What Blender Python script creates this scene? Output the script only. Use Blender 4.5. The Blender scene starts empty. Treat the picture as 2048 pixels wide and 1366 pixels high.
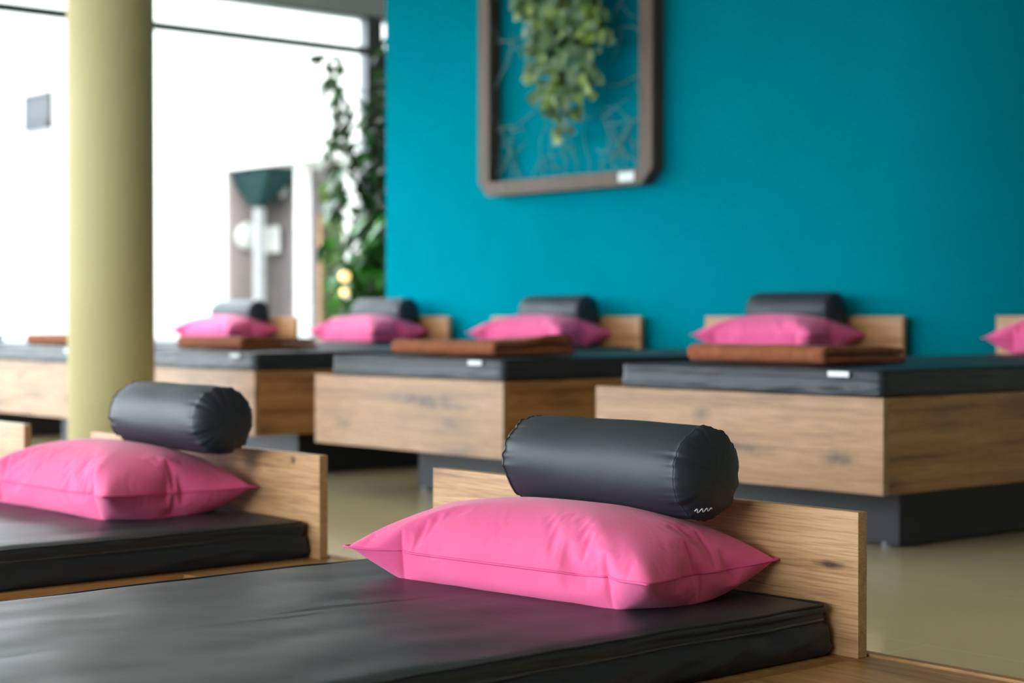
import bpy, bmesh, math, random
import numpy as np
from mathutils import Vector, Matrix, noise

S = bpy.context.scene
C = S.collection
PI = math.pi
random.seed(7)

# ---------------------------------------------------------------- camera
YAW = math.radians(49.4)
CAM_Z = 0.62
cd = bpy.data.cameras.new('camera'); cam = bpy.data.objects.new('camera', cd); C.objects.link(cam)
cam.location = (0, 0, CAM_Z)
cam.rotation_euler = (math.radians(90 - 0.77), 0, YAW)
cd.sensor_width = 36; cd.lens = 3500 / 2048 * 36
cd.clip_start = 0.05; cd.clip_end = 200
cd.dof.use_dof = True; cd.dof.focus_distance = 2.72; cd.dof.aperture_fstop = 3.2
cd.dof.aperture_blades = 9
S.camera = cam

# ---------------------------------------------------------------- light and exposure
W = bpy.data.worlds.new('overcast_sky'); S.world = W; W.use_nodes = True
bg = W.node_tree.nodes['Background']
bg.inputs[0].default_value = (0.86, 0.93, 1.0, 1); bg.inputs[1].default_value = 7.6
S.view_settings.view_transform = 'Standard'; S.view_settings.look = 'None'
S.view_settings.gamma = 1; S.view_settings.use_curve_mapping = False
S.view_settings.exposure = 0.70
S.cycles.max_bounces = 10; S.cycles.diffuse_bounces = 6; S.cycles.glossy_bounces = 4
S.cycles.transparent_max_bounces = 16
S.cycles.sample_clamp_indirect = 8
S.cycles.use_denoising = True

def portal(loc, rot, sx, sy):
    l = bpy.data.lights.new('window_daylight', 'AREA'); l.shape = 'RECTANGLE'; l.size = sx; l.size_y = sy
    l.cycles.is_portal = True
    o = bpy.data.objects.new('window_daylight', l); C.objects.link(o); o.location = loc; o.rotation_euler = rot
    return o
WX = -9.97            # glass wall on the left
WY = -4.6             # glass wall behind the camera's left shoulder
CEIL = 3.15
XR = 7.0              # closed wall on the right
YW = 5.62             # teal wall
portal((WX - 0.12, 1.9, 1.4), (0, math.radians(-90), 0), 2.7, 13.0)
XF = 0.4             # right end of that glass wall
portal(((WX + XF) / 2, WY - 0.12, 1.4), (math.radians(90), 0, 0), XF - WX, 2.7)

# ---------------------------------------------------------------- materials
def srgb(r, g, b):
    f = lambda c: (c / 255 / 12.92) if c / 255 <= 0.04045 else ((c / 255 + 0.055) / 1.055) ** 2.4
    return (f(r), f(g), f(b), 1)

def mat(name, col, rough=0.5, **kw):
    m = bpy.data.materials.new(name); m.use_nodes = True
    b = m.node_tree.nodes['Principled BSDF']
    b.inputs['Base Color'].default_value = col; b.inputs['Roughness'].default_value = rough
    for k, v in kw.items():
        b.inputs[k.replace('_', ' ')].default_value = v
    return m

def nd(m, t, **kw):
    n = m.node_tree.nodes.new(t)
    for k, v in kw.items(): setattr(n, k, v)
    return n

def add_bump(m, scale, strength, dist=0.002, detail=4, stretch=(1, 1, 1), prev=None):
    L = m.node_tree.links
    tc = nd(m, 'ShaderNodeTexCoord'); mp = nd(m, 'ShaderNodeMapping'); mp.inputs['Scale'].default_value = stretch
    n = nd(m, 'ShaderNodeTexNoise'); n.inputs['Scale'].default_value = scale; n.inputs['Detail'].default_value = detail
    b = nd(m, 'ShaderNodeBump'); b.inputs['Strength'].default_value = strength; b.inputs['Distance'].default_value = dist
    L.new(tc.outputs['Object'], mp.inputs[0]); L.new(mp.outputs[0], n.inputs['Vector'])
    L.new(n.outputs['Fac'], b.inputs['Height'])
    if prev: L.new(prev.outputs[0], b.inputs['Normal'])
    L.new(b.outputs[0], m.node_tree.nodes['Principled BSDF'].inputs['Normal'])
    return b

def mottled(name, c1, c2, scale, rough=0.6, stretch=(1, 1, 1), detail=4, **kw):
    m = mat(name, c1, rough, **kw); L = m.node_tree.links
    tc = nd(m, 'ShaderNodeTexCoord'); mp = nd(m, 'ShaderNodeMapping'); mp.inputs['Scale'].default_value = stretch
    n = nd(m, 'ShaderNodeTexNoise'); n.inputs['Scale'].default_value = scale; n.inputs['Detail'].default_value = detail
    r = nd(m, 'ShaderNodeValToRGB'); r.color_ramp.elements[0].color = c1; r.color_ramp.elements[1].color = c2
    r.color_ramp.elements[0].position = 0.35; r.color_ramp.elements[1].position = 0.68
    L.new(tc.outputs['Object'], mp.inputs[0]); L.new(mp.outputs[0], n.inputs['Vector'])
    L.new(n.outputs['Fac'], r.inputs[0]); L.new(r.outputs[0], m.node_tree.nodes['Principled BSDF'].inputs['Base Color'])
    return m

def oak(name, axis, seed=0.0, light=srgb(196, 152, 106), mid=srgb(178, 130, 84), dark=srgb(140, 97, 60), streaks=()):
    """laminated oak: grain runs along axis (0 = x, 1 = y, 2 = z); knots with dark cores"""
    m = mat(name, light, 0.42); L = m.node_tree.links; B = m.node_tree.nodes['Principled BSDF']
    tc = nd(m, 'ShaderNodeTexCoord')
    off = nd(m, 'ShaderNodeVectorMath', operation='ADD'); off.inputs[1].default_value = (seed, seed * 1.7, seed * .6)
    L.new(tc.outputs['Object'], off.inputs[0])
    def stretched(s_long, s_cross):
        mp = nd(m, 'ShaderNodeMapping'); v = [s_cross] * 3; v[axis] = s_long
        mp.inputs['Scale'].default_value = v; L.new(off.outputs[0], mp.inputs[0]); return mp
    # broad figure, warped
    w = nd(m, 'ShaderNodeTexNoise'); w.inputs['Scale'].default_value = 3.0; w.inputs['Detail'].default_value = 2
    L.new(stretched(1.0, 3.0).outputs[0], w.inputs['Vector'])
    n1 = nd(m, 'ShaderNodeTexNoise'); n1.inputs['Scale'].default_value = 1.0; n1.inputs['Detail'].default_value = 6
    n1.inputs['Distortion'].default_value = 1.2
    L.new(stretched(1.3, 32).outputs[0], n1.inputs['Vector'])
    r1 = nd(m, 'ShaderNodeValToRGB'); e = r1.color_ramp.elements
    e[0].position = .3; e[0].color = dark; e[1].position = .72; e[1].color = light
    k = e.new(.47); k.color = mid
    L.new(n1.outputs['Fac'], r1.inputs[0])
    # fine pores
    n2 = nd(m, 'ShaderNodeTexNoise'); n2.inputs['Scale'].default_value = 1.0; n2.inputs['Detail'].default_value = 3
    L.new(stretched(14, 330).outputs[0], n2.inputs['Vector'])
    r2 = nd(m, 'ShaderNodeValToRGB'); e = r2.color_ramp.elements
    e[0].position = .34; e[0].color = (.62, .56, .5, 1); e[1].position = .56; e[1].color = (1, 1, 1, 1)
    L.new(n2.outputs['Fac'], r2.inputs[0])
    mx = nd(m, 'ShaderNodeMix', data_type='RGBA', blend_type='MULTIPLY'); mx.inputs[0].default_value = .75
    L.new(r1.outputs[0], mx.inputs[6]); L.new(r2.outputs[0], mx.inputs[7])
    # knots
    mpk = stretched(2.4, 9.0)
    wk = nd(m, 'ShaderNodeTexNoise'); wk.inputs['Scale'].default_value = 1.6; wk.inputs['Detail'].default_value = 3
    L.new(mpk.outputs[0], wk.inputs['Vector'])
    ad = nd(m, 'ShaderNodeVectorMath', operation='MULTIPLY_ADD'); ad.inputs[1].default_value = (.6, .6, .6)
    L.new(wk.outputs['Color'], ad.inputs[0]); L.new(mpk.outputs[0], ad.inputs[2])
    vo = nd(m, 'ShaderNodeTexVoronoi'); vo.inputs['Scale'].default_value = .8
    L.new(ad.outputs[0], vo.inputs['Vector'])
    rk = nd(m, 'ShaderNodeValToRGB'); e = rk.color_ramp.elements
    e[0].position = .05; e[0].color = srgb(70, 62, 60); e[1].position = .3; e[1].color = (1, 1, 1, 1)
    k = e.new(.14); k.color = (.55, .5, .47, 1)
    L.new(vo.outputs['Distance'], rk.inputs[0])
    mk = nd(m, 'ShaderNodeMix', data_type='RGBA', blend_type='MULTIPLY'); mk.inputs[0].default_value = .5
    L.new(mx.outputs[2], mk.inputs[6]); L.new(rk.outputs[0], mk.inputs[7])
    out = mk.outputs[2]
    for (cx, cz, la, lb, dk) in streaks:       # single knots at fixed places on the board
        sub = nd(m, 'ShaderNodeVectorMath', operation='SUBTRACT'); sub.inputs[1].default_value = (cx, 0, cz)
        L.new(tc.outputs['Object'], sub.inputs[0])
        nn = nd(m, 'ShaderNodeTexNoise'); nn.inputs['Scale'].default_value = 26; nn.inputs['Detail'].default_value = 4
        L.new(tc.outputs['Object'], nn.inputs['Vector'])
        sc = nd(m, 'ShaderNodeVectorMath', operation='MULTIPLY'); sc.inputs[1].default_value = (1 / la, 0, 1 / lb)
        L.new(sub.outputs[0], sc.inputs[0])
        ln = nd(m, 'ShaderNodeVectorMath', operation='LENGTH'); L.new(sc.outputs[0], ln.inputs[0])
        ma = nd(m, 'ShaderNodeMath', operation='MULTIPLY_ADD'); ma.inputs[1].default_value = 1.6
        L.new(nn.outputs['Fac'], ma.inputs[0]); L.new(ln.outputs['Value'], ma.inputs[2])
        rr = nd(m, 'ShaderNodeValToRGB'); e = rr.color_ramp.elements
        e[0].position = .42; e[0].color = (dk, dk * .98, dk * 1.02, 1); e[1].position = 1.0; e[1].color = (1, 1, 1, 1)
        mu = nd(m, 'ShaderNodeMath', operation='MULTIPLY'); mu.inputs[1].default_value = .44
        L.new(ma.outputs[0], mu.inputs[0]); L.new(mu.outputs[0], rr.inputs[0])
        mm = nd(m, 'ShaderNodeMix', data_type='RGBA', blend_type='MULTIPLY'); mm.inputs[0].default_value = 1
        L.new(out, mm.inputs[6]); L.new(rr.outputs[0], mm.inputs[7]); out = mm.outputs[2]
    L.new(out, B.inputs['Base Color'])
    b = nd(m, 'ShaderNodeBump'); b.inputs['Strength'].default_value = .25; b.inputs['Distance'].default_value = .0006
    L.new(n2.outputs['Fac'], b.inputs['Height']); L.new(b.outputs[0], B.inputs['Normal'])
    return m

M = {}
M['oak_x'] = oak('oak_grain_x', 0)
M['oak_x2'] = oak('oak_grain_x_other', 0, 5.3)
M['oak_y'] = oak('oak_grain_y', 1, 2.2, light=srgb(186, 140, 92), mid=srgb(166, 116, 68), dark=srgb(128, 84, 46))
M['oak_deck'] = oak('oak_deck_grain_x', 0, 9.1)
M['oak_edge'] = oak('oak_edge_grain_z', 2, 3.3)
M['foot_a'] = oak('oak_foot_board_with_knots', 0, 12.4, light=srgb(176, 138, 104), mid=srgb(162, 122, 86), dark=srgb(132, 96, 68), streaks=((-.47, .272, .10, .016, .45), (-.14, .262, .05, .02, .4), (-.62, .355, .03, .02, .5)))
M['foot_b'] = oak('oak_foot_board_with_dark_streak', 0, 7.7, light=srgb(176, 138, 104), mid=srgb(162, 122, 86), dark=srgb(132, 96, 68), streaks=((-.42, .352, .17, .016, .22), (-.30, .335, .16, .010, .4), (-.86, .25, .05, .02, .6)))
M['foot_c'] = oak('oak_foot_board_plain', 0, 31.0, light=srgb(176, 138, 104), mid=srgb(162, 122, 86), dark=srgb(132, 96, 68), streaks=((-.42, .34, .05, .015, .4), (-.2, .30, .04, .015, .6)))
M['head_a'] = oak('oak_headboard_small_knot', 0, 3.0, light=srgb(206, 164, 120), mid=srgb(192, 148, 104), dark=srgb(172, 130, 90), streaks=((-.052, .243, .034, .0055, .18),))
M['head_b'] = oak('oak_headboard_dark_knot', 0, 18.0, light=srgb(206, 164, 120), mid=srgb(192, 148, 104), dark=srgb(172, 130, 90), streaks=((-.27, .300, .035, .030, .3), (-.10, .312, .010, .008, .2)))
M['plinth'] = mat('charcoal_plinth', srgb(24, 31, 36), .55)
M['leather'] = mottled('black_leatherette', srgb(29, 36, 43), srgb(36, 43, 50), 5, .46)
M['leather'].node_tree.nodes['Principled BSDF'].inputs['Specular IOR Level'].default_value = .4
b0 = add_bump(M['leather'], 9, .35, .004, 3, (1, 2.2, 1))
add_bump(M['leather'], 900, .12, .0004, 2, prev=b0)
M['bolster'] = mat('black_bolster_leatherette', srgb(27, 37, 46), .54, Specular_IOR_Level=.5)
add_bump(M['bolster'], 900, .1, .0004, 2)
M['seam'] = mat('dark_seam_thread', srgb(8, 8, 10), .6)
M['zip'] = mat('black_zip', srgb(58, 60, 64), .16)
M['tag'] = mat('white_fabric_tag', srgb(225, 232, 236), .7)
M['glide'] = mat('grey_glide', srgb(120, 124, 124), .6)
M['pink'] = mottled('pink_cotton', srgb(232, 88, 143), srgb(238, 97, 152), 6, .85)
M['pink'].node_tree.nodes['Principled BSDF'].inputs['Sheen Weight'].default_value = .15
bp = add_bump(M['pink'], 700, .35, .0007, 2, (1, .35, 1))
add_bump(M['pink'], 22, .2, .004, 3, prev=bp)
M['pink_seam'] = mat('pink_seam', srgb(226, 84, 142), .85)
M['brown'] = mottled('brown_fleece', srgb(132, 74, 44), srgb(150, 86, 54), 40, .95)
add_bump(M['brown'], 300, .5, .002, 3)
M['brown_glare'] = mottled('brown_fleece_shade_glare', srgb(52, 54, 80), srgb(62, 64, 92), 40, .95)  # brown blanket with its shade and bluish glare put into the colour
M['teal'] = mottled('teal_wall_paint', srgb(0, 115, 130), srgb(0, 118, 134), 3, .8, Specular_IOR_Level=0.0)
add_bump(M['teal'], 260, .12, .001, 2)
M['dim'] = mat('taupe_wall_paint', srgb(165, 158, 146), .8)
M['white'] = mat('white_paint', srgb(225, 225, 220), .7)
M['ceil'] = mat('grey_ceiling_paint', srgb(190, 192, 190), .8)
M['lintel'] = mat('grey_lintel', srgb(158, 165, 168), .7)
M['metal'] = mat('dark_grey_window_metal', srgb(52, 60, 64), .45)
M['column'] = mottled('khaki_column_paint', srgb(186, 178, 136), srgb(190, 182, 141), 2.5, .75, Specular_IOR_Level=.15)
M['walnut'] = mottled('weathered_brown_frame', srgb(88, 68, 48), srgb(70, 53, 37), 3, .6, (8, 8, 1.2))
M['twig'] = mottled('pale_twig', srgb(112, 146, 148), srgb(92, 126, 128), 20, .8)
M['leaf_lime'] = mottled('lime_ivy_leaf', srgb(126, 150, 58), srgb(74, 108, 50), 14, .5)
M['leaf_grey'] = mottled('grey_green_ivy_leaf', srgb(84, 116, 74), srgb(44, 78, 46), 14, .55)
M['leaf_dark'] = mottled('dark_ficus_leaf', srgb(30, 66, 34), srgb(44, 96, 40), 9, .4)
M['leaf_fresh'] = mottled('fresh_green_leaf', srgb(58, 132, 34), srgb(34, 92, 30), 9, .45)
M['bark'] = mottled('brown_stem', srgb(84, 64, 46), srgb(58, 44, 34), 30, .8)
M['pot'] = mat('white_plant_pot', srgb(222, 224, 222), .4)
M['soil'] = mottled('potting_soil', srgb(50, 38, 30), srgb(34, 26, 22), 60, .95)
M['stucco'] = mottled('light_stucco', srgb(176, 174, 168), srgb(170, 168, 163), 8, .9, Specular_IOR_Level=.1)
M['postgrey'] = mat('light_grey_post', srgb(134, 132, 130), .8)
M['jamb_skin'] = mottled('pinkish_jamb_darkened', srgb(128, 116, 112), srgb(122, 111, 107), 4, .9, Specular_IOR_Level=.1)  # darkened tone for the less lit jamb of the porch
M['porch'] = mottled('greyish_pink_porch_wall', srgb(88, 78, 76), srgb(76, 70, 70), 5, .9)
M['blind'] = mottled('grey_louvre', srgb(35, 37, 44), srgb(31, 33, 40), 5, .6)
M['darkgreen'] = mat('dark_green_canvas', srgb(22, 46, 46), .7, Specular_IOR_Level=.1)
M['leaf_out'] = mottled('reflection_bush_leaf', srgb(104, 124, 40), srgb(58, 98, 38), 9, .6, Specular_IOR_Level=.15)
M['doorwood'] = mottled('orange_wood', srgb(160, 104, 50), srgb(146, 92, 44), 6, .6, (6, 6, 1))
M['paving'] = mottled('pale_paving', srgb(120, 118, 112), srgb(108, 106, 100), 3, .85)
M['lampglass'] = mat('warm_lamp_glass', srgb(250, 214, 150), .4)
bb = M['lampglass'].node_tree.nodes['Principled BSDF']
bb.inputs['Emission Color'].default_value = srgb(255, 206, 130); bb.inputs['Emission Strength'].default_value = 1.2

def tiles():
    m = mat('large_floor_tiles', srgb(150, 148, 128), .15, Specular_IOR_Level=.8); L = m.node_tree.links; B = m.node_tree.nodes['Principled BSDF']
    tc = nd(m, 'ShaderNodeTexCoord'); mp = nd(m, 'ShaderNodeMapping'); mp.inputs['Location'].default_value = (.2, .25, 0)
    br = nd(m, 'ShaderNodeTexBrick'); br.offset = 0.5; br.inputs['Scale'].default_value = 1.0
    br.inputs['Brick Width'].default_value = 1.2; br.inputs['Row Height'].default_value = .6
    br.inputs['Mortar Size'].default_value = .004; br.inputs['Mortar Smooth'].default_value = .3
    br.inputs['Color1'].default_value = srgb(238, 224, 186); br.inputs['Color2'].default_value = srgb(242, 228, 190)
    br.inputs['Mortar'].default_value = srgb(250, 240, 208)
    L.new(tc.outputs['Object'], mp.inputs[0]); L.new(mp.outputs[0], br.inputs['Vector'])
    n = nd(m, 'ShaderNodeTexNoise'); n.inputs['Scale'].default_value = 1.7; n.inputs['Detail'].default_value = 5
    L.new(tc.outputs['Object'], n.inputs['Vector'])
    r = nd(m, 'ShaderNodeValToRGB'); r.color_ramp.elements[0].color = (.92, .92, .9, 1); r.color_ramp.elements[1].color = (1.05, 1.05, 1.05, 1)
    L.new(n.outputs['Fac'], r.inputs[0])
    mx = nd(m, 'ShaderNodeMix', data_type='RGBA', blend_type='MULTIPLY'); mx.inputs[0].default_value = 1
    L.new(br.outputs['Color'], mx.inputs[6]); L.new(r.outputs[0], mx.inputs[7]); L.new(mx.outputs[2], B.inputs['Base Color'])
    return m
M['tiles'] = tiles()

def glass_mat():
    m = bpy.data.materials.new('clear_window_glass'); m.use_nodes = True; t = m.node_tree; t.nodes.clear()
    o = t.nodes.new('ShaderNodeOutputMaterial'); tr = t.nodes.new('ShaderNodeBsdfTransparent'); gl = t.nodes.new('ShaderNodeBsdfGlossy')
    tr.inputs[0].default_value = (.97, .985, .98, 1); gl.inputs['Roughness'].default_value = .0
    lw = t.nodes.new('ShaderNodeLayerWeight'); pw = t.nodes.new('ShaderNodeMath'); pw.operation = 'POWER'; pw.inputs[1].default_value = 5
    f = t.nodes.new('ShaderNodeMath'); f.operation = 'MULTIPLY_ADD'; f.inputs[1].default_value = .8; f.inputs[2].default_value = .03
    t.links.new(lw.outputs['Facing'], pw.inputs[0]); t.links.new(pw.outputs[0], f.inputs[0]); mx = t.nodes.new('ShaderNodeMixShader')
    t.links.new(f.outputs[0], mx.inputs[0]); t.links.new(tr.outputs[0], mx.inputs[1]); t.links.new(gl.outputs[0], mx.inputs[2])
    t.links.new(mx.outputs[0], o.inputs[0]); return m
M['glass'] = glass_mat()

# ---------------------------------------------------------------- helpers
def obj(name, bm, m, parent=None, smooth=False, loc=None):
    me = bpy.data.meshes.new(name)
    if isinstance(bm, bmesh.types.BMesh): bm.to_mesh(me); bm.free()
    else: me.from_pydata(*bm)
    o = bpy.data.objects.new(name, me); C.objects.link(o)
    for mm in (m if isinstance(m, (list, tuple)) else [m]): me.materials.append(mm)
    if smooth:
        for p in me.polygons: p.use_smooth = True
    if parent: o.parent = parent
    if loc: o.location = loc
    return o

def add_box(bm, x0, x1, y0, y1, z0, z1, bev=0, mi=0, seg=2):
    t = bmesh.new()
    v = [t.verts.new((x, y, z)) for x in (x0, x1) for y in (y0, y1) for z in (z0, z1)]
    for f in ((0, 1, 3, 2), (4, 6, 7, 5), (0, 4, 5, 1), (2, 3, 7, 6), (0, 2, 6, 4), (1, 5, 7, 3)):
        t.faces.new([v[i] for i in f])
    bmesh.ops.recalc_face_normals(t, faces=t.faces)
    if bev: bmesh.ops.bevel(t, geom=list(t.edges) + list(t.verts), offset=bev, segments=seg, affect='EDGES', profile=.5)
    for f in t.faces: f.material_index = mi
    tmp = bpy.data.meshes.new('t'); t.to_mesh(tmp); t.free(); bm.from_mesh(tmp); bpy.data.meshes.remove(tmp)
    return bm

def box(*a, **k): return add_box(bmesh.new(), *a, **k)

def add_cyl(bm, p, q, r0, r1, seg=24, caps=True):
    p = Vector(p); q = Vector(q); d = (q - p).normalized()
    a = d.orthogonal().normalized(); b = d.cross(a)
    A = []; B_ = []
    for i in range(seg):
        t = 2 * PI * i / seg; u = a * math.cos(t) + b * math.sin(t)
        A.append(bm.verts.new(p + u * r0)); B_.append(bm.verts.new(q + u * r1))
    for i in range(seg):
        j = (i + 1) % seg; bm.faces.new((A[i], A[j], B_[j], B_[i]))
    if caps: bm.faces.new(A[::-1]); bm.faces.new(B_)
    return bm

def add_tube(bm, pts, r, seg=8, closed=False):
    pts = [Vector(p) for p in pts]; n = len(pts); rings = []; up = None
    for i, p in enumerate(pts):
        if closed: d = pts[(i + 1) % n] - pts[i - 1]
        else: d = pts[min(i + 1, n - 1)] - pts[max(i - 1, 0)]
        d.normalize()
        if up is None: up = d.orthogonal().normalized()
        up = (up - d * up.dot(d)).normalized(); s = d.cross(up)
        rr = r(i / max(1, n - 1)) if callable(r) else r
        rings.append([bm.verts.new(p + (up * math.cos(2 * PI * k / seg) + s * math.sin(2 * PI * k / seg)) * rr) for k in range(seg)])
    for i in range(n if closed else n - 1):
        a = rings[i]; b = rings[(i + 1) % n]
        for k in range(seg):
            bm.faces.new((a[k], a[(k + 1) % seg], b[(k + 1) % seg], b[k]))
    if not closed: bm.faces.new(rings[0][::-1]); bm.faces.new(rings[-1])
    return bm

def tag(o, label, cat, group=None, kind=None):
    o['label'] = label; o['category'] = cat
    if group: o['group'] = group
    if kind: o['kind'] = kind
    return o

def thing(name, label, cat, loc=(0, 0, 0), rz=0, group=None):
    o = bpy.data.objects.new(name, None); C.objects.link(o); o.location = loc; o.rotation_euler = (0, 0, rz)
    o.empty_display_size = .1
    return tag(o, label, cat, group)

def struct(name, bm, m, parent=None, label=None):
    o = obj(name, bm, m, parent)
    if not parent:
        o['kind'] = 'structure'
        if label: o['label'] = label
    return o

def dup(root, loc=None, rz=None, label=None):
    r = root.copy(); C.objects.link(r)
    if loc is not None: r.location = loc
    if rz is not None: r.rotation_euler = (0, 0, rz)
    if label: r['label'] = label
    for ch in list(root.children):
        c = ch.copy(); C.objects.link(c); c.parent = r
        for g in ch.children:
            d = g.copy(); C.objects.link(d); d.parent = c
    return r

# ---------------------------------------------------------------- room shell
struct('floor', box(-10.2, XR + .2, WY - .2, 9.4, -.1, 0), M['tiles'], label='large greyish beige floor tiles')
struct('ceiling', box(-10.2, XR + .2, WY - .2, 9.4, CEIL, CEIL + .15), M['ceil'])
# teal wall with a rounded right end that curves away
def teal_wall():
    bm = bmesh.new(); path = [(-7.60, YW), (-4.3, YW)]
    R = 0.95
    for i in range(1, 33):
        a = math.radians(90 * i / 32); path.append((-4.3 + R * math.sin(a), YW + R * (1 - math.cos(a))))
    path.append((-4.3 + R, 9.2))
    th = .14; inner = []
    for i, (x, y) in enumerate(path):
        p0 = Vector(path[max(0, i - 1)]); p1 = Vector(path[min(len(path) - 1, i + 1)])
        d = (p1 - p0).normalized(); n = Vector((-d.y, d.x)); inner.append(Vector((x, y)) + n * th)
    f = [[bm.verts.new((x, y, z)) for (x, y) in path] for z in (0, CEIL)]
    g = [[bm.verts.new((p.x, p.y, z)) for p in inner] for z in (0, CEIL)]
    for i in range(len(path) - 1):
        bm.faces.new((f[0][i], f[0][i + 1], f[1][i + 1], f[1][i]))
        bm.faces.new((g[0][i + 1], g[0][i], g[1][i], g[1][i + 1]))
        bm.faces.new((f[1][i], f[1][i + 1], g[1][i + 1], g[1][i]))
    bm.faces.new((g[0][0], f[0][0], f[1][0], g[1][0])); bm.faces.new((f[0][-1], g[0][-1], g[1][-1], f[1][-1]))
    o = struct('wall_back', bm, M['teal'], label='teal painted wall behind the row of beds')
    for p in o.data.polygons: p.use_smooth = abs(p.normal.z) < .1 and abs(p.normal.x) < .9999
teal_wall()
struct('wall_right', box(XR, XR + .2, WY - .2, 9.4, 0, CEIL), M['dim'])
struct('wall_far', box(-10.2, XR, 9.2, 9.4, 0, CEIL), M['white'])
struct('wall_front', box(XF, XR, WY - .2, WY, 0, CEIL), M['dim'])
# left glass wall
struct('wall_left', box(WX - .2, WX, WY - .2, 9.2, 2.73, CEIL), M['lintel'], label='grey lintel above the left window')
def glazing(name, axis, c, a0, a1, posts, zt, zh, label):
    """mullioned glass wall; axis 'y' runs along y at x = c"""
    o = bpy.data.objects.new(name, None); C.objects.link(o); o['kind'] = 'structure'; o['label'] = label
    def B(u0, u1, d0, d1, z0, z1):
        return box(c + d0, c + d1, u0, u1, z0, z1, bev=.004) if axis == 'y' else box(u0, u1, c + d0, c + d1, z0, z1, bev=.004)
    obj('transom', B(a0, a1, -.06, -.01, zt - .025, zt + .025), M['metal'], o)
    obj('sill', B(a0, a1, -.09, .0, 0, .09), M['metal'], o)
    obj('head_rail', B(a0, a1, -.07, -.01, zh - .02, zh), M['metal'], o)
    for (u, w) in posts: obj('mullion', B(u - w / 2, u + w / 2, -.1, .0, .0, zh), M['metal'], o)
    us = sorted([a0] + [p[0] for p in posts] + [a1])
    for i in range(len(us) - 1):
        if us[i + 1] - us[i] < .3: continue
        obj('pane', B(us[i] + .02, us[i + 1] - .02, -.042, -.036, .08, zh - .02), M['glass'], o)
    return o
glazing('window_1', 'y', WX, WY, 9.2, [(WY + .05, .1), (-2.2, .06), (.2, .06), (2.7, .06), (5.25, .06), (7.28, .13), (9.15, .1)], 2.49, 2.74,
        'tall glass wall with dark grey frames on the left')
struct('trim_1', box(WX - .1, WX - .02, 7.34, 9.2, .0, 2.46, bev=.003), M['metal'], label='dark grey panel under the transom beside the corner post')
struct('wall_front_lintel', box(WX, XF, WY - .2, WY, 2.73, CEIL), M['lintel']).name = 'trim_2'
glazing('window_2', 'x', WY, WX, XF, [(WX + .05, .1), (-7.75, .06), (-5.4, .06), (-3.0, .06), (-1.3, .06), (XF - .05, .1)], 2.49, 2.74, 'tall glass wall with dark grey frames facing the teal wall')

# column
bm = bmesh.new(); add_cyl(bm, (0, 0, 0), (0, 0, CEIL), .160, .160, 96)
o = obj('column', bm, M['column'], smooth=False, loc=(-5.98, 3.14, 0)); 
for p in o.data.polygons: p.use_smooth = abs(p.normal.z) < .5
o['kind'] = 'structure'; o['label'] = 'round khaki column between the two rows of beds'; o.name = 'trim_3'

# ---------------------------------------------------------------- beds
BW = 1.04
def repaint(bed, part, m):
    for c in bed.children:
        if c.name.split('.')[0] == part:
            c.material_slots[0].link = 'OBJECT'; c.material_slots[0].material = m

def far_bed():
    t = thing('lounge_bed', '', 'bed', group='oak beds along the teal wall')
    # local origin: right foot corner on the floor, x to the left is negative, y towards the head
    th = .022; z0, z1 = .177, .42; L = 2.05
    obj('foot_panel', box(-BW, 0, 0, th, z0, z1, bev=.0012), M['oak_x'], t)
    obj('side_panel', box(-th, 0, th, .372, z0, z1, bev=.0012), M['oak_y'], t)
    obj('side_panel', box(-th, 0, .374, L, z0, z1, bev=.0012), M['oak_y'], t)
    obj('side_panel', box(-BW, -BW + th, th, L, z0, z1, bev=.0012), M['oak_y'], t)
    obj('deck', box(-BW + th, -th, th, L - .024, z1 - .03, z1 - .002), M['oak_deck'], t)
    obj('headboard', box(-BW, 0, L - .022, L, z0, .627, bev=.0015), M['oak_x2'], t)
    obj('plinth', box(-BW + .19, -.19, .32, L - .1, .006, z0 + .01, bev=.002), M['plinth'], t)
    for px in (-BW + .22, -.24):
        bm = bmesh.new(); add_cyl(bm, (px, .335, 0), (px, .335, .014), .017, .017, 16); obj('foot_glide', bm, M['glide'], t)
    return t

def near_bed():
    t = thing('lounge_bed', '', 'bed', group='low oak beds in the near row')
    th = .022; z1 = .106; L = 2.08
    obj('foot_panel', box(-BW, 0, 0, th, .018, z1, bev=.0015), M['oak_x'], t)
    obj('side_panel', box(-th, 0, th, L + .028, .018, z1, bev=.0015), M['oak_y'], t)
    obj('side_panel', box(-BW, -BW + th, th, L + .028, .018, z1, bev=.0015), M['oak_y'], t)
    obj('deck', box(-BW + th, -th, th, L + .028, z1 - .03, z1 - .0006), M['oak_deck'], t)
    obj('headboard', box(-BW, 0, L - .0, L + .022, z1 - .0006, .327, bev=.0015), [M['oak_x2']], t)
    obj('back_rail', box(-BW, .37, L + .029, L + .048, .02, z1 + .004, bev=.0015), M['oak_x'], t)
    obj('side_shelf', box(.001, .37, L - .33, L + .028, .018, z1, bev=.0015), M['oak_deck'], t)
    obj('plinth', box(-BW + .06, -.06, .06, L - .04, 0, z1 - .035), M['plinth'], t)
    return t

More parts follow.
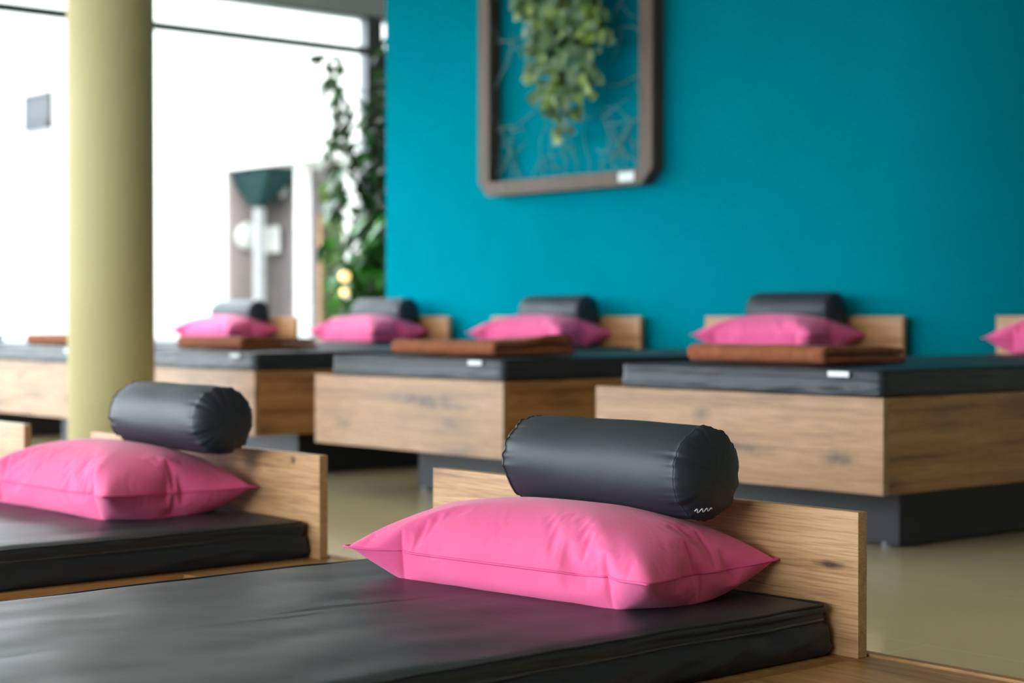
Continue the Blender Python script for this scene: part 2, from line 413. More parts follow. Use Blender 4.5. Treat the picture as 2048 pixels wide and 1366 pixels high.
# mattress mesh --------------------------------------------------
def mattress_mesh(w, l, h, seed=0, step=.012, amp=1.0, flat=1.0):
    """origin: centre of the bottom"""
    a, b = w / 2, l / 2; rc = .022
    pts = []
    def line(p, q):
        n = max(2, int((Vector(q) - Vector(p)).length / step))
        for i in range(n): pts.append((Vector(p).lerp(Vector(q), i / n)))
    def arc(cx, cy, a0):
        for i in range(5):
            t = math.radians(a0 + 90 * i / 5); pts.append(Vector((cx + rc * math.cos(t), cy + rc * math.sin(t))))
    line((a, -b + rc), (a, b - rc)); arc(a - rc, b - rc, 0)
    line((a - rc, b), (-a + rc, b)); arc(-a + rc, b - rc, 90)
    line((-a, b - rc), (-a, -b + rc)); arc(-a + rc, -b + rc, 180)
    line((-a + rc, -b), (a - rc, -b)); arc(a - rc, -b + rc, 270)
    def at(d):        # outline moved inwards by d
        out = []
        for p in pts:
            sx = (a - d) / a; sy = (b - d) / b
            out.append(Vector((p.x * sx, p.y * sy)))
        return out
    k = h / .084
    prof = [(.012, 0, 0), (.001, .002, .3), (-.003, .008, .8), (-.005, .016, 1), (-.006, .024, 1), (-.005, .032, 1), (-.003, .040, 1), (.0005, .050, .8), (.0035, .0555, .5),
            (.0045, .0572, .5), (.0045, .0612, .5), (.0035, .063, .5), (.001, .0655, .5), (.0035, .069, .5), (.001, .073, .5), (-.001, .0775, .5), (.001, .082, .5),
            (.005, .0845, .5), (.009, .0838, .5), (.014, .0845, .5), (.022, .087, .5)]
    prof = [(d * flat if 0 < z < .08 else d, z, wr * (1 if flat == 1 else .5)) for d, z, wr in prof]
    rings = []; V = []; F = []
    def top_z(x, y, d):
        q = Vector((x * 5.5, y * 3.2, seed)); z = noise.noise(q) * .005 + noise.noise(q * 2.7) * .0022
        q2 = Vector((x * 3.0 + y * 9, y * 2, seed + 4)); z += noise.noise(q2) * .0016
        return z * min(1, d / .1) * amp
    for (d, z, wr) in prof:
        P = at(d); ring = []
        for p, p0 in zip(P, pts):
            n = Vector((p0.x / a, p0.y / b)); n = Vector((round(n.x) if abs(n.x) > .97 else 0, round(n.y) if abs(n.y) > .94 else 0))
            if n.length: n.normalize()
            s = p0.x * 1.0 + p0.y * 1.0
            wv = noise.noise(Vector((p0.x * 13 + z * 110, p0.y * 13 + z * 150, seed + 1))) * .008 + noise.noise(Vector((p0.x * 34, p0.y * 34, z * 60 + seed))) * .0012
            wave = noise.noise(Vector((p0.x * 4, p0.y * 4, seed + 9))) * .0045 * min(1, z / .05)
            zz = (z + wave * amp) * k
            if z == 0: zz = 0
            off = wv * wr * amp
            ring.append(len(V)); V.append((p.x + n.x * off, p.y + n.y * off, zz))
        rings.append(ring)
    mi_rows = []
    d = .034
    while d < a - .003:
        P = at(d); ring = []
        for p in P:
            ring.append(len(V)); crown = .004 * min(1, d / .15)
            V.append((p.x, p.y, (.0885 + crown) * k + top_z(p.x, p.y, d)))
        rings.append(ring); d += .012 if d < .07 else .02
        if a - .02 < d < a - .003: d = a - .0035
    n = len(pts)
    for r in range(len(rings) - 1):
        A, B_ = rings[r], rings[r + 1]
        for i in range(n):
            j = (i + 1) % n; F.append((A[i], A[j], B_[j], B_[i]))
    F.append(tuple(rings[0][::-1])); F.append(tuple(rings[-1]))
    # seam paths for zip and welt
    zipp = [Vector(V[i]) for i in rings[10]]; welt = [Vector(V[i]) for i in rings[17]]
    return (V, [], F), zipp, welt

def make_mattress(w, l, h, seed, step, name, label, group, flat=1.0):
    t = thing(name, label, 'mattress', group=group)
    data, zp, welt = mattress_mesh(w, l, h, seed, step, flat=flat)
    o = obj('cover', data, M['leather'], t, smooth=True)
    bm = bmesh.new(); add_tube(bm, zp, .0032, 6, closed=True); obj('zip', bm, M['zip'], t, smooth=True)
    bm = bmesh.new(); add_tube(bm, welt, .0026, 6, closed=True); obj('welt', bm, M['seam'], t, smooth=True)
    return t

# ---------------------------------------------------------------- pillow: inflated two-sheet cloth
def pillow_sim(nu, nv, w, l, pressure, iters, seed, P=None, gravity=0.0, thick=.088, bend=.05, lift=.052):
    rng = np.random.RandomState(seed)
    du, dv = w / (nu - 1), l / (nv - 1)
    if P is None:
        x = np.linspace(-w / 2, w / 2, nu); y = np.linspace(-l / 2, l / 2, nv); X, Y = np.meshgrid(x, y, indexing='ij')
        P = np.zeros((2, nu, nv, 3)); P[..., 0] = X; P[..., 1] = Y
        b = (1 - (2 * X / w) ** 2) * (1 - (2 * Y / l) ** 2)
        P[0, ..., 2] = .052 + .03 * b; P[1, ..., 2] = .052 - .03 * b
        P[..., 2] += rng.randn(2, nu, nv) * .001
    Q = P.copy(); dt2 = (1 / 240) ** 2
    def proj(A, B, rest, stiff, comp=1.0):
        d = B - A; L = np.linalg.norm(d, axis=-1, keepdims=True) + 1e-9
        c = (L - rest) / L * .5 * stiff
        c = np.where(L < rest, c * comp, c)
        A += d * c; B -= d * c
    diag = math.hypot(du, dv)
    def sync():
        for s in (np.s_[:, 0, :], np.s_[:, -1, :], np.s_[:, :, 0], np.s_[:, :, -1]):
            m = P[s].mean(axis=0); P[s] = m
            m = Q[s].mean(axis=0); Q[s] = m
    for it in range(iters):
        gu = np.zeros_like(P); gv = np.zeros_like(P)
        gu[:, 1:-1] = P[:, 2:] - P[:, :-2]; gu[:, 0] = P[:, 1] - P[:, 0]; gu[:, -1] = P[:, -1] - P[:, -2]
        gv[:, :, 1:-1] = P[:, :, 2:] - P[:, :, :-2]; gv[:, :, 0] = P[:, :, 1] - P[:, :, 0]; gv[:, :, -1] = P[:, :, -1] - P[:, :, -2]
        N = np.cross(gu, gv); N /= np.linalg.norm(N, axis=-1, keepdims=True) + 1e-9; N[1] *= -1
        N[:, 0] = N[:, -1] = 0; N[:, :, 0] = N[:, :, -1] = 0
        vel = (P - Q) * .93; Q = P.copy()
        vol = (P[0, ..., 2] - P[1, ..., 2]).mean(); pr = pressure * min(1.0, max(-.2, (thick - vol) / thick * 6))
        acc = N * pr; acc[..., 2] += gravity
        P = P + vel + acc * dt2
        for k in range(6):
            for o in (0, 1):
                m = (nu - o) // 2 * 2
                proj(P[:, o:o + m:2], P[:, o + 1:o + m:2], du, 1)
                m = (nv - o) // 2 * 2
                proj(P[:, :, o:o + m:2], P[:, :, o + 1:o + m:2], dv, 1)
                m = (nu - o) // 2 * 2
                proj(P[:, o:o + m:2, :-1], P[:, o + 1:o + m:2, 1:], diag, .35)
                proj(P[:, o:o + m:2, 1:], P[:, o + 1:o + m:2, :-1], diag, .35)
            sync()
        # light bending resistance
        lap = np.zeros_like(P); lap[:, 1:-1, 1:-1] = (P[:, 2:, 1:-1] + P[:, :-2, 1:-1] + P[:, 1:-1, 2:] + P[:, 1:-1, :-2]) / 4 - P[:, 1:-1, 1:-1]
        P += lap * bend
        bz = np.concatenate([P[0, 0, :, 2], P[0, -1, :, 2], P[0, :, 0, 2], P[0, :, -1, 2]]).mean()
        dz = (lift - bz) * .2; P[..., 2] += dz; Q[..., 2] += dz
        hit = P[..., 2] < 0
        P[..., 2] = np.maximum(P[..., 2], 0); Q[hit] = P[hit]
        mid = (P[0, ..., 2] < P[1, ..., 2]); av = (P[0, ..., 2] + P[1, ..., 2]) / 2
        P[0, ..., 2] = np.where(mid, av, P[0, ..., 2]); P[1, ..., 2] = np.where(mid, av, P[1, ..., 2])
    P[..., :2] -= P[..., :2].mean(axis=(0, 1, 2))
    return P

def upsample(P):
    _, nu, nv, _ = P.shape
    Q = np.zeros((2, nu * 2 - 1, nv * 2 - 1, 3)); Q[:, ::2, ::2] = P
    Q[:, 1::2, ::2] = (P[:, 1:] + P[:, :-1]) / 2
    Q[:, :, 1::2] = (Q[:, :, 2::2] + Q[:, :, :-2:2]) / 2
    return Q

def pillow_mesh(w, l, seed, pressure=55, fine=True):
    P = pillow_sim(37, 21, w, l, pressure, 260, seed)
    P = upsample(P); P = P + np.random.RandomState(seed + 5).randn(*P.shape) * .0003
    P = pillow_sim(73, 41, w, l, pressure, 160, seed, P)
    if fine:
        P = upsample(P); P = pillow_sim(145, 81, w, l, pressure, 150, seed, P, bend=.015)
    return P

def build_pillow(P, label, group, loc, rz, sx=1.0):
    t = thing('throw_pillow', label, 'pillow', loc, rz, group)
    _, nu, nv, _ = P.shape
    V = []; idx = np.zeros((2, nu, nv), int)
    for s in (0, 1):
        for i in range(nu):
            for j in range(nv):
                if s == 1 and (i in (0, nu - 1) or j in (0, nv - 1)): idx[1, i, j] = idx[0, i, j]; continue
                idx[s, i, j] = len(V); V.append(tuple(P[s, i, j]))
    F = []
    for i in range(nu - 1):
        for j in range(nv - 1):
            F.append((idx[0, i, j], idx[0, i + 1, j], idx[0, i + 1, j + 1], idx[0, i, j + 1]))
            F.append((idx[1, i, j], idx[1, i, j + 1], idx[1, i + 1, j + 1], idx[1, i + 1, j]))
    o = obj('cover', (V, [], F), M['pink'], t, smooth=True)
    sub = o.modifiers.new('s', 'SUBSURF'); sub.levels = 1; sub.render_levels = 1
    E = [P[0, i, 0] for i in range(nu - 1)] + [P[0, -1, j] for j in range(nv - 1)] + [P[0, i, -1] for i in range(nu - 1, 0, -1)] + [P[0, 0, j] for j in range(nv - 1, 0, -1)]
    cx = sum(E) / len(E); E2 = []
    for e in E:
        E2.append(Vector(e))
    bm = bmesh.new(); add_tube(bm, E2, .0021, 6, closed=True)
    obj('seam', bm, M['pink_seam'], t, smooth=True)
    return t

PA = pillow_mesh(.655, .36, 3)
PB = pillow_mesh(.66, .375, 11)

# ---------------------------------------------------------------- bolster
def bolster_thing(label, group, loc, rz, seed, logo=False):
    t = thing('neck_bolster', label, 'bolster', loc, rz, group)
    L = .405; R = .074; seg = 160; V = []; F = []; rings = []
    prof = []
    prof += [(0, .024), (.012, .0238), (.028, .0225), (.044, .019), (.057, .0135), (.067, .0065), (.0722, .001), (.0735, -.0015)]   # cap (r, bulge)
    left = [(-L / 2 - b, r) for r, b in prof[1:]]
    body = []
    n = 46
    for i in range(n + 1):
        u = i / n; e = min(u, 1 - u) * L
        r = .0725 + .0028 * (1 - math.exp(-e / .018)) - .0 * u
        body.append((-L / 2 + .003 + (L - .006) * u, r))
    right = [(L / 2 + b, r) for r, b in prof[1:]][::-1]
    full = left + body + right
    for (x, r) in full:
        ring = []
        e = L / 2 - abs(x)
        for k in range(seg):
            a = 2 * PI * k / seg
            q = Vector((math.cos(a), math.sin(a), seed + (1 if x > 0 else -1)))
            puck = noise.noise(Vector((math.cos(a) * 5.2, math.sin(a) * 5.2, seed + (3 if x > 0 else -3))))
            puck2 = noise.noise(Vector((math.cos(a) * 11, math.sin(a) * 11, seed + (7 if x > 0 else -7))))
            f = math.exp(-max(0, e) / .017) if e > -.001 else math.exp(e / .02) * .6
            dr = (puck * .0056 + puck2 * .0028) * f + noise.noise(Vector((x * 7, math.cos(a) * 1.3, math.sin(a) * 1.3 + seed))) * .0022
            dx = puck * .003 * f * (1 if x > 0 else -1)
            rr = r + dr
            ring.append(len(V)); V.append((x + dx, rr * math.cos(a), rr * math.sin(a)))
        rings.append(ring)
    c0 = len(V); V.append((-L / 2 - .024, 0, 0)); c1 = len(V); V.append((L / 2 + .024, 0, 0))
    for r in range(len(rings) - 1):
        A, B_ = rings[r], rings[r + 1]
        for k in range(seg):
            j = (k + 1) % seg; F.append((A[k], A[j], B_[j], B_[k]))
    for k in range(seg):
        j = (k + 1) % seg; F.append((c0, rings[0][j], rings[0][k])); F.append((c1, rings[-1][k], rings[-1][j]))
    obj('cover', (V, [], F), M['bolster'], t, smooth=True)
    for ri in (len(left), len(left) + len(body) - 1):
        bm = bmesh.new(); add_tube(bm, [V[i] for i in rings[ri]], .0016, 6, closed=True); obj('seam', bm, M['seam'], t, smooth=True)
    if logo:
        bm = bmesh.new(); pts = []
        for i in range(30):
            u = i / 29; yy = -.036 + .03 * u; zz = -.0555 + .0035 * math.sin(u * 22) * (1 - .4 * u) + .002 * u
            rr = math.hypot(yy, zz); bulge = .024 - .024 * (rr / .0735) ** 3
            pts.append((L / 2 + bulge + .0016, yy, zz))
        add_tube(bm, pts, .0009, 5)
        lo = obj('embroidered_mark', bm, M['tag'], t, smooth=True); lo['label'] = 'small white scribble mark'
    return t

# ---------------------------------------------------------------- blanket
def blanket_thing(label, group, loc, rz, m, w=.5, d=.37, h=.056, seed=1, hump=0.0):
    """folded blanket: a cloth wound into layers, round folds along the front, open layers at the sides and back"""
    t = thing('folded_blanket', label, 'blanket', loc, rz, group)
    layers = 2; th = h / layers * .93
    # serpentine centre line in (y, z): folds in front (y small) and back
    path = []; n = 22
    for k in range(layers):
        z = th * (k + .5) + .0008 * k; back = d * (.97 - .03 * (k % 2)); 
        ys = np.linspace(.02, back, n); ys = ys[::-1] if k % 2 == 0 else ys
        for y in ys: path.append((y, z))
        if k < layers - 1:
            cy = path[-1][0]; s = -1 if k % 2 == 0 else 1
            for a in (-60, -30, 0, 30, 60):
                path.append((cy + s * (th * .62) * math.cos(math.radians(a)), z + th * .5 + th * .5 * math.sin(math.radians(a)) + .0004))
    # outer wrap: one long round fold over the front like a roll
    nx = 42; half = th * .46
    V = []; F = []
    P = [Vector((0, y, z)) for y, z in path]
    outl = []
    def nrm(i):
        a = P[max(0, i - 1)]; b = P[min(len(P) - 1, i + 1)]; dd = (b - a).normalized(); return Vector((0, -dd.z, dd.y))
    up = [P[i] + nrm(i) * half for i in range(len(P))]; dn = [P[i] - nrm(i) * half for i in range(len(P))]
    loop = up + dn[::-1]; nl = len(loop)
    for i in range(nx):
        u = i / (nx - 1); x = (u - .5) * w; ed = min(u, 1 - u)
        for p in loop:
            fy = p.y / d
            sag = 1 - .16 * fy
            z = p.z * sag + noise.noise(Vector((x * 7, p.y * 9, seed))) * .0035 * (p.z / h)
            z += hump * math.exp(-((fy - .75) / .25) ** 2) * (p.z / h) * (u ** 2)
            xx = x + noise.noise(Vector((p.y * 8, p.z * 90, seed + i // nx))) * .006 * (1 if ed < .2 else 0)
            yy = p.y + noise.noise(Vector((x * 6, p.z * 60, seed + 3))) * .004
            V.append((xx, yy, max(.0005, z)))
    for i in range(nx - 1):
        for k in range(nl):
            j = (k + 1) % nl; F.append((i * nl + k, i * nl + j, (i + 1) * nl + j, (i + 1) * nl + k))
    m2 = len(P)
    for base, flip in ((0, False), ((nx - 1) * nl, True)):
        for k in range(m2 - 1):
            q = (base + k, base + k + 1, base + nl - 2 - k, base + nl - 1 - k)
            F.append(q if flip else q[::-1])
    o = obj('cloth', (V, [], F), m, t, smooth=True)
    bmod = o.modifiers.new('s', 'SUBSURF'); bmod.levels = 1; bmod.render_levels = 1
    return t

# ---------------------------------------------------------------- far row
FX = [-2.70, -4.160, -5.600, -6.985, -8.380]
MT_F = .42 + .0785   # mattress top of the far row
names = ['nearest to the right edge', 'in front of the picture frame\'s right side', 'right behind the column', 'partly left of the column', 'by the glass wall']
bed_labels = ['oak bed nearest the right edge in the back row, its side fully visible',
              'oak bed of the back row with the dark knot streak, second from the right',
              'oak bed of the back row just right of the khaki column',
              'oak bed left of the khaki column, its headboard past the teal wall edge',
              'oak bed of the back row closest to the glass wall, only its head end showing']
mat_labels = ['black mattress on the rightmost bed of the back row with a white tag',
              'black mattress on the knot streaked bed, second from the right in the back row',
              'black mattress on the back row bed just right of the column',
              'black mattress on the back row bed left of the column',
              'black mattress on the bed beside the glass wall']
pil_labels = ['pink pillow cut by the right edge of the photo',
              'pink pillow above the thickest brown blanket, below the bare teal wall',
              'pink pillow below the picture frame on the teal wall',
              'pink pillow at the left end of the teal wall, below the green plants',
              'pink pillow in front of the glass wall, the smallest one']
bol_labels = ['black bolster behind the pink pillow at the right photo edge',
              'black bolster against the bare teal wall, second from the right in the back row',
              'black bolster against the teal wall below the picture frame',
              'black bolster at the left end of the teal wall beside the green plants',
              'smallest black bolster, in front of the glass wall']
bla_labels = [('brown folded blanket on the rightmost back row bed', M['brown'], 0, -.78, -.28, 0),
              ('brown folded blanket on the second back row bed with a raised rear corner', M['brown'], 0, -.74, -.18, .03),
              ('brown folded blanket on the back row bed just right of the column', M['brown'], 0, -.77, -.27, 0),
              ('brown folded blanket seen left of the khaki column', M['brown'], 0, -.80, -.28, 0),
              ('brown folded blanket coloured dark blue for shade and glare, peeking in at the left photo edge', M['brown_glare'], 0, -.93, -.43, 0)]
fb = None; fm = None; fp = None; fbo = None
MW, ML, MH = .935, 2.0, .074
for i, x in enumerate(FX):
    if fb is None:
        fb = far_bed(); b = fb
        fm = make_mattress(MW, ML, MH * .084 / .0925, 2, .02, 'mattress', '', 'black mattresses of the back row', flat=.25); m_ = fm
        bm = box(-.034, .034, -.0015, .0005, -.007, .007, bev=.0006)
        tg = obj('care_tag', bm, M['tag'], fm, loc=(.335, -ML / 2 - .0062, .058)); tg['label'] = 'small white tag'
        fp = build_pillow(PB * np.array([.965, 1, 1]), '', 'pink pillows of the back row', (0, 0, 0), 0); p_ = fp
        fbo = bolster_thing('', 'black bolsters of the back row', (0, 0, 0), 0, 5); o_ = fbo
    else:
        b = dup(fb); m_ = dup(fm); p_ = dup(fp); o_ = dup(fbo)
    b.location = (x, 3.53, 0); b['label'] = bed_labels[i]
    repaint(b, 'foot_panel', M[['foot_a', 'foot_b', 'foot_c', 'foot_a', 'foot_c'][i]])
    m_.location = (x - .012 - MW / 2, 3.53 + .01 + ML / 2, .419); m_['label'] = mat_labels[i]
    px = x - .475 + [-.07, 0, 0.0, .03, 0][i]
    p_.location = (px, 3.53 + 1.845, MT_F - .001); p_.rotation_euler = (0, 0, math.radians([3, 1, 4, -2, 3][i])); p_['label'] = pil_labels[i]
    o_.location = (x - .465 + [0, 0, .01, .03, .0][i], 3.53 + 1.945, .645 + .004); o_.rotation_euler = (random.uniform(0, 6), 0, math.radians([0, 0, -1, 2, 1][i])); o_['label'] = bol_labels[i]
    lb, mm, rz, xa, xb, hump = bla_labels[i]
    blanket_thing(lb, 'folded blankets at the foot ends', (x + (xa + xb) / 2, 3.645, MT_F - .004), 0, mm, w=xb - xa, seed=i, hump=hump)

# ---------------------------------------------------------------- near row
NX = [-1.66, -3.092, -4.524]
nb = None
nbl = ['low oak bed in the foreground with its headboard and side shelf at the lower right',
       'low oak bed in the near row behind the foreground one, dark knot on its headboard',
       'low oak bed at the left edge, only the end of its headboard showing']
nml = ['black mattress filling the foreground with a zip along its side',
       'black mattress on the second near bed, at the left edge of the photo',
       'black mattress on the leftmost near bed, mostly hidden by a pink pillow']
nm = None
for i, x in enumerate(NX):
    b = near_bed() if nb is None else dup(nb)
    if nb is None: nb = b
    b.location = (x, .03, 0); b['label'] = nbl[i]
    repaint(b, 'headboard', M[['head_a', 'head_b', 'head_a'][i]])
    mw = (.885, .925, .925)[i]
    m_ = make_mattress(mw, 2.03, .084 * .084 / .0925, 5 + i * 3, .010 if i == 0 else .014, 'mattress', nml[i], 'black mattresses of the near row')
    m_.location = (x - .035 - mw / 2 + (.012, .03, 0)[i], .03 + 2.066 - 2.03 / 2, .1055); m_.rotation_euler = (0, 0, math.radians((1.2, 1.6, 0)[i]))
MT_N = .1055 + .084 * .98
p1 = build_pillow(PA, 'large sharp pink pillow in the foreground on the black mattress', 'pink pillows of the near row', (-2.102, 1.895, MT_N - .003), math.radians(8))
p2 = build_pillow(PB, 'pink pillow on the second near bed, at the left photo edge', 'pink pillows of the near row', (-3.65, 1.90, MT_N - .003), math.radians(1))
p2.scale = (1.06, 1.04, 1.12)
bolster_thing('black bolster in the foreground resting on the large pink pillow', 'black bolsters of the near row', (-2.07, 2.0, .378), 0, 2, logo=True)
o2 = bolster_thing('black bolster on the second near bed, in front of the khaki column', 'black bolsters of the near row', (-3.49, 2.0, .397), math.radians(-2), 9)

# ---------------------------------------------------------------- picture frame with ivy
def picture():
    t = thing('wooden_picture_frame', 'brown cut-cornered wooden frame hanging on the teal wall', 'picture frame', (-6.12, YW, 1.22))
    w, h, dth, fw, ch = 1.22, 1.62, .075, .088, .07
    def octo(w, h, x0, z0, ch):
        return [(x0 + ch, z0), (x0 + w - ch, z0), (x0 + w, z0 + ch), (x0 + w, z0 + h - ch), (x0 + w - ch, z0 + h), (x0 + ch, z0 + h), (x0, z0 + h - ch), (x0, z0 + ch)]
    out = octo(w, h, -w / 2, 0, ch); inn = octo(w - 2 * fw, h - 2 * fw * .8, -w / 2 + fw, fw * .8, .004)
    bm = bmesh.new()
    rows = []
    for y in (-.002, -dth): rows.append([bm.verts.new((x, y, z)) for x, z in out])
    ri = [[bm.verts.new((x, y, z)) for x, z in inn] for y in (-.002, -dth)]
    for k in range(8):
        j = (k + 1) % 8
        bm.faces.new((rows[0][k], rows[0][j], rows[1][j], rows[1][k])); bm.faces.new((ri[0][j], ri[0][k], ri[1][k], ri[1][j]))
        bm.faces.new((rows[1][k], rows[1][j], ri[1][j], ri[1][k])); bm.faces.new((rows[0][j], rows[0][k], ri[0][k], ri[0][j]))
    bmesh.ops.bevel(bm, geom=bm.edges[:], offset=.004, segments=2, affect='EDGES')
    obj('frame', bm, M['walnut'], t)
    rnd = random.Random(4)
    bm = bmesh.new()
    def twig(p, d, n, r):
        pts = [Vector(p)]; d = Vector(d).normalized()
        for _ in range(n):
            d = (d + Vector((rnd.uniform(-.6, .6), rnd.uniform(-.15, .15), rnd.uniform(-.5, .5)))).normalized()
            q = pts[-1] + d * .045
            q.x = max(-w / 2 + fw, min(w / 2 - fw, q.x)); q.y = max(-.06, min(-.012, q.y)); q.z = max(fw * .8, min(h - fw, q.z)); pts.append(q)
            if rnd.random() < .3 and n > 4: twig(q, (rnd.uniform(-1, 1), 0, rnd.uniform(-1, 1)), n // 2, r * .7)
        add_tube(bm, pts, lambda u: r * (1 - .6 * u), 5)
    for k in range(13): twig((-.5 + k * .08, -.02, fw), (rnd.uniform(-.4, .4), 0, 1), 6, .003)
    for k in range(7): twig((w / 2 - fw, -.03, .1 + k * .2), (-1, 0, .4), 8, .004)
    for k in range(6): twig((-w / 2 + fw, -.03, .1 + k * .22), (1, 0, .4), 7, .004)
    obj('twig_lattice', bm, M['twig'], t, smooth=True)
    bm = box(-.05, .05, -.0012, .0012, -.021, .021, bev=.0004)
    o = obj('title_plate', bm, M['tag'], t, loc=(w / 2 - .165, -dth - .0016, .038)); o['label'] = 'small white plate'
picture()

def add_leaf(bm, p, d, n, L, Wd, mi=0, lobed=False):
    d = Vector(d).normalized(); n = Vector(n); n = (n - d * n.dot(d)).normalized(); s = d.cross(n)
    prof = [(0, .05), (.12, .55), (.3, 1.0), (.5, .72), (.62, .78), (.8, .4), (1, 0)] if lobed else [(0, .04), (.2, .7), (.42, 1), (.68, .75), (.88, .3), (1, 0)]
    rows = []
    for u, w in prof:
        c = Vector(p) + d * L * u - n * (L * .25 * u * u)
        rows.append((bm.verts.new(c + s * Wd / 2 * w + n * Wd * .12 * w), bm.verts.new(c), bm.verts.new(c - s * Wd / 2 * w + n * Wd * .12 * w)))
    for a, b in zip(rows, rows[1:]):
        for k in (0, 1):
            try: f = bm.faces.new((a[k], a[k + 1], b[k + 1], b[k])); f.material_index = mi
            except ValueError: pass

def ivy():
    t = thing('ivy_bunch', 'green and lime ivy bunch hanging inside the wooden frame', 'plant', (-6.0, YW - .06, 1.22))
    rnd = random.Random(12); lf = bmesh.new(); st = bmesh.new()
    for v in range(40):
        x0 = rnd.uniform(-.34, .28); ln = rnd.uniform(.8, 1.36) * (1 - abs(x0) * .7)
        pts = []; x = x0; y = -.01; z = 1.52
        n = int(ln / .045)
        for i in range(n):
            pts.append((x, y, z)); x += rnd.uniform(-.022, .022) - (x * .02); z -= .045; y = -.03 - .05 * rnd.random() - .03
            for r in range(rnd.choice((1, 2, 2))):
                a = rnd.uniform(0, 2 * PI)
                d = (math.cos(a) * .8, -.25, math.sin(a) * .5 - .5)
                sz = rnd.uniform(.05, .085)
                add_leaf(lf, (x + rnd.uniform(-.03, .03), y - .01, z + rnd.uniform(-.02, .02)), d, (rnd.uniform(-.5, .5), -1, rnd.uniform(-.1, .6)), sz, sz * .85, 0 if rnd.random() < .33 else 1, True)
        if len(pts) > 2: add_tube(st, pts, .0025, 5)
    o = obj('foliage', lf, [M['leaf_lime'], M['leaf_grey']], t, smooth=True)
    obj('vine', st, M['bark'], t, smooth=True)
ivy()

# ---------------------------------------------------------------- indoor plants in the corner by the glass wall
def potted_tree(label, loc, h, spread, seed, m, dens, leafL, z0=.5, name='potted_ficus'):
    t = thing(name, label, 'plant', loc)
    rnd = random.Random(seed)
    bm = bmesh.new(); add_cyl(bm, (0, 0, 0), (0, 0, .32), .13, .17, 32); obj('pot', bm, M['pot'], t)
    bm = bmesh.new(); add_cyl(bm, (0, 0, .318), (0, 0, .328), .15, .15, 32); obj('soil', bm, M['soil'], t)
    st = bmesh.new(); lf = bmesh.new()
    for k in range(dens):
        a = rnd.uniform(0, 2 * PI); hh = h * rnd.uniform(.6, 1); pts = []; p = Vector((0, 0, .32)); d = Vector((math.cos(a) * .12, math.sin(a) * .12, 1))
        while p.z < hh:
            pts.append(p.copy()); d = (d + Vector((rnd.uniform(-.16, .16), rnd.uniform(-.16, .16), .05))).normalized(); p = p + d * .08
            if math.hypot(p.x, p.y) > spread: p.x *= .93; p.y *= .93
            if p.z > z0:
                for r in range(2):
                    b = rnd.uniform(0, 2 * PI); q = Vector((math.cos(b), math.sin(b), rnd.uniform(-.5, .3))).normalized()
                    e = p + q * rnd.uniform(.04, min(.2, spread * .6))
                    add_tube(st, [p, e], .002, 4)
                    for s in range(rnd.choice((2, 3))):
                        c = rnd.uniform(0, 2 * PI)
                        add_leaf(lf, e + q * -.03 * s, (math.cos(c), math.sin(c), rnd.uniform(-1.1, -.1)), (0, 0, 1), leafL * rnd.uniform(.7, 1.1), leafL * .42)
        if len(pts) > 2: add_tube(st, pts, lambda u: .011 * (1 - .6 * u), 6)
    obj('stem', st, M['bark'], t, smooth=True); obj('foliage', lf, m, t, smooth=True)
    return t
potted_tree('tall dark leaved plant rising in front of the window corner', (-9.55, 6.86, 0), 2.55, .2, 3, M['leaf_dark'], 4, .16, z0=1.3)
potted_tree('bushy fresh green plant at the window corner beside the teal wall', (-9.08, 6.66, 0), 1.25, .28, 8, M['leaf_fresh'], 9, .19, z0=.45, name='potted_shrub')
potted_tree('dark climbing plant on the corner post beside the teal wall edge', (-9.45, 7.35, 0), 2.0, .12, 21, M['leaf_dark'], 4, .12, z0=.5, name='potted_climber')
# warm globe lamps on a thin pole among the plants
t = thing('globe_lamp', 'thin pole lamp with two warm glowing globes among the plants', 'lamp', (-8.98, 6.32, 0))
bm = bmesh.new(); add_cyl(bm, (0, 0, 0), (0, 0, .02), .1, .1, 24); obj('base', bm, M['metal'], t)
bm = bmesh.new(); add_cyl(bm, (0, 0, .02), (0, 0, .93), .006, .006, 12); obj('pole', bm, M['metal'], t)
for z, r in ((.88, .035), (.78, .028)):
    bm = bmesh.new(); bmesh.ops.create_uvsphere(bm, u_segments=20, v_segments=12, radius=r); obj('globe', bm, M['lampglass'], t, smooth=True, loc=(0, 0, z))

# ---------------------------------------------------------------- outside
struct('floor_outside', box(-60, WX - .1, -40, 40, -.3, -.12), M['paving']).name = 'trim_4'
struct('g', box(WX - .1, 40, -40, WY - .2, -.3, -.12), M['paving']).name = 'trim_5'
fy = 9.9
def px_to(x_img, y):      # world x on the plane y for an image column
    d = (x_img - 1024) / 3500; c, s = math.cos(YAW), math.sin(YAW)
    dx, dy = d * c - s, d * s + c
    return dx / dy * y
t = thing('white_building', 'white rendered building outside with a recessed porch', 'building', (0, 0, 0))
xa = px_to(452, fy); eave = 2.2
obj('facade', add_box(box(-34, -19.3, fy, fy + 3.4, -.12, 4.9), -19.3, xa, fy, fy + .6, -.12, 4.9), M['stucco'], t)
obj('upper_storey', box(xa, -11.2, fy, fy + 1.28, eave, 4.4), M['stucco'], t)
obj('porch_side_wall', box(xa, xa + .02, fy + .03, fy + .48, -.12, eave), M['jamb_skin'], t)  # thin sheet added over the stucco jamb, darkened since that side gets less light
obj('porch_wall', box(xa, px_to(606, fy + .5), fy + .5, fy + .7, -.12, eave), M['porch'], t)
for xi, wd in ((604, .12), (703, .13)):
    x = px_to(xi, fy + .1); obj('porch_post', box(x - wd / 2, x + wd / 2, fy + .05, fy + .05 + wd, -.12, eave), M['stucco'], t)
xd0, xd1 = px_to(612, fy + 1.2), px_to(716, fy + 1.2)
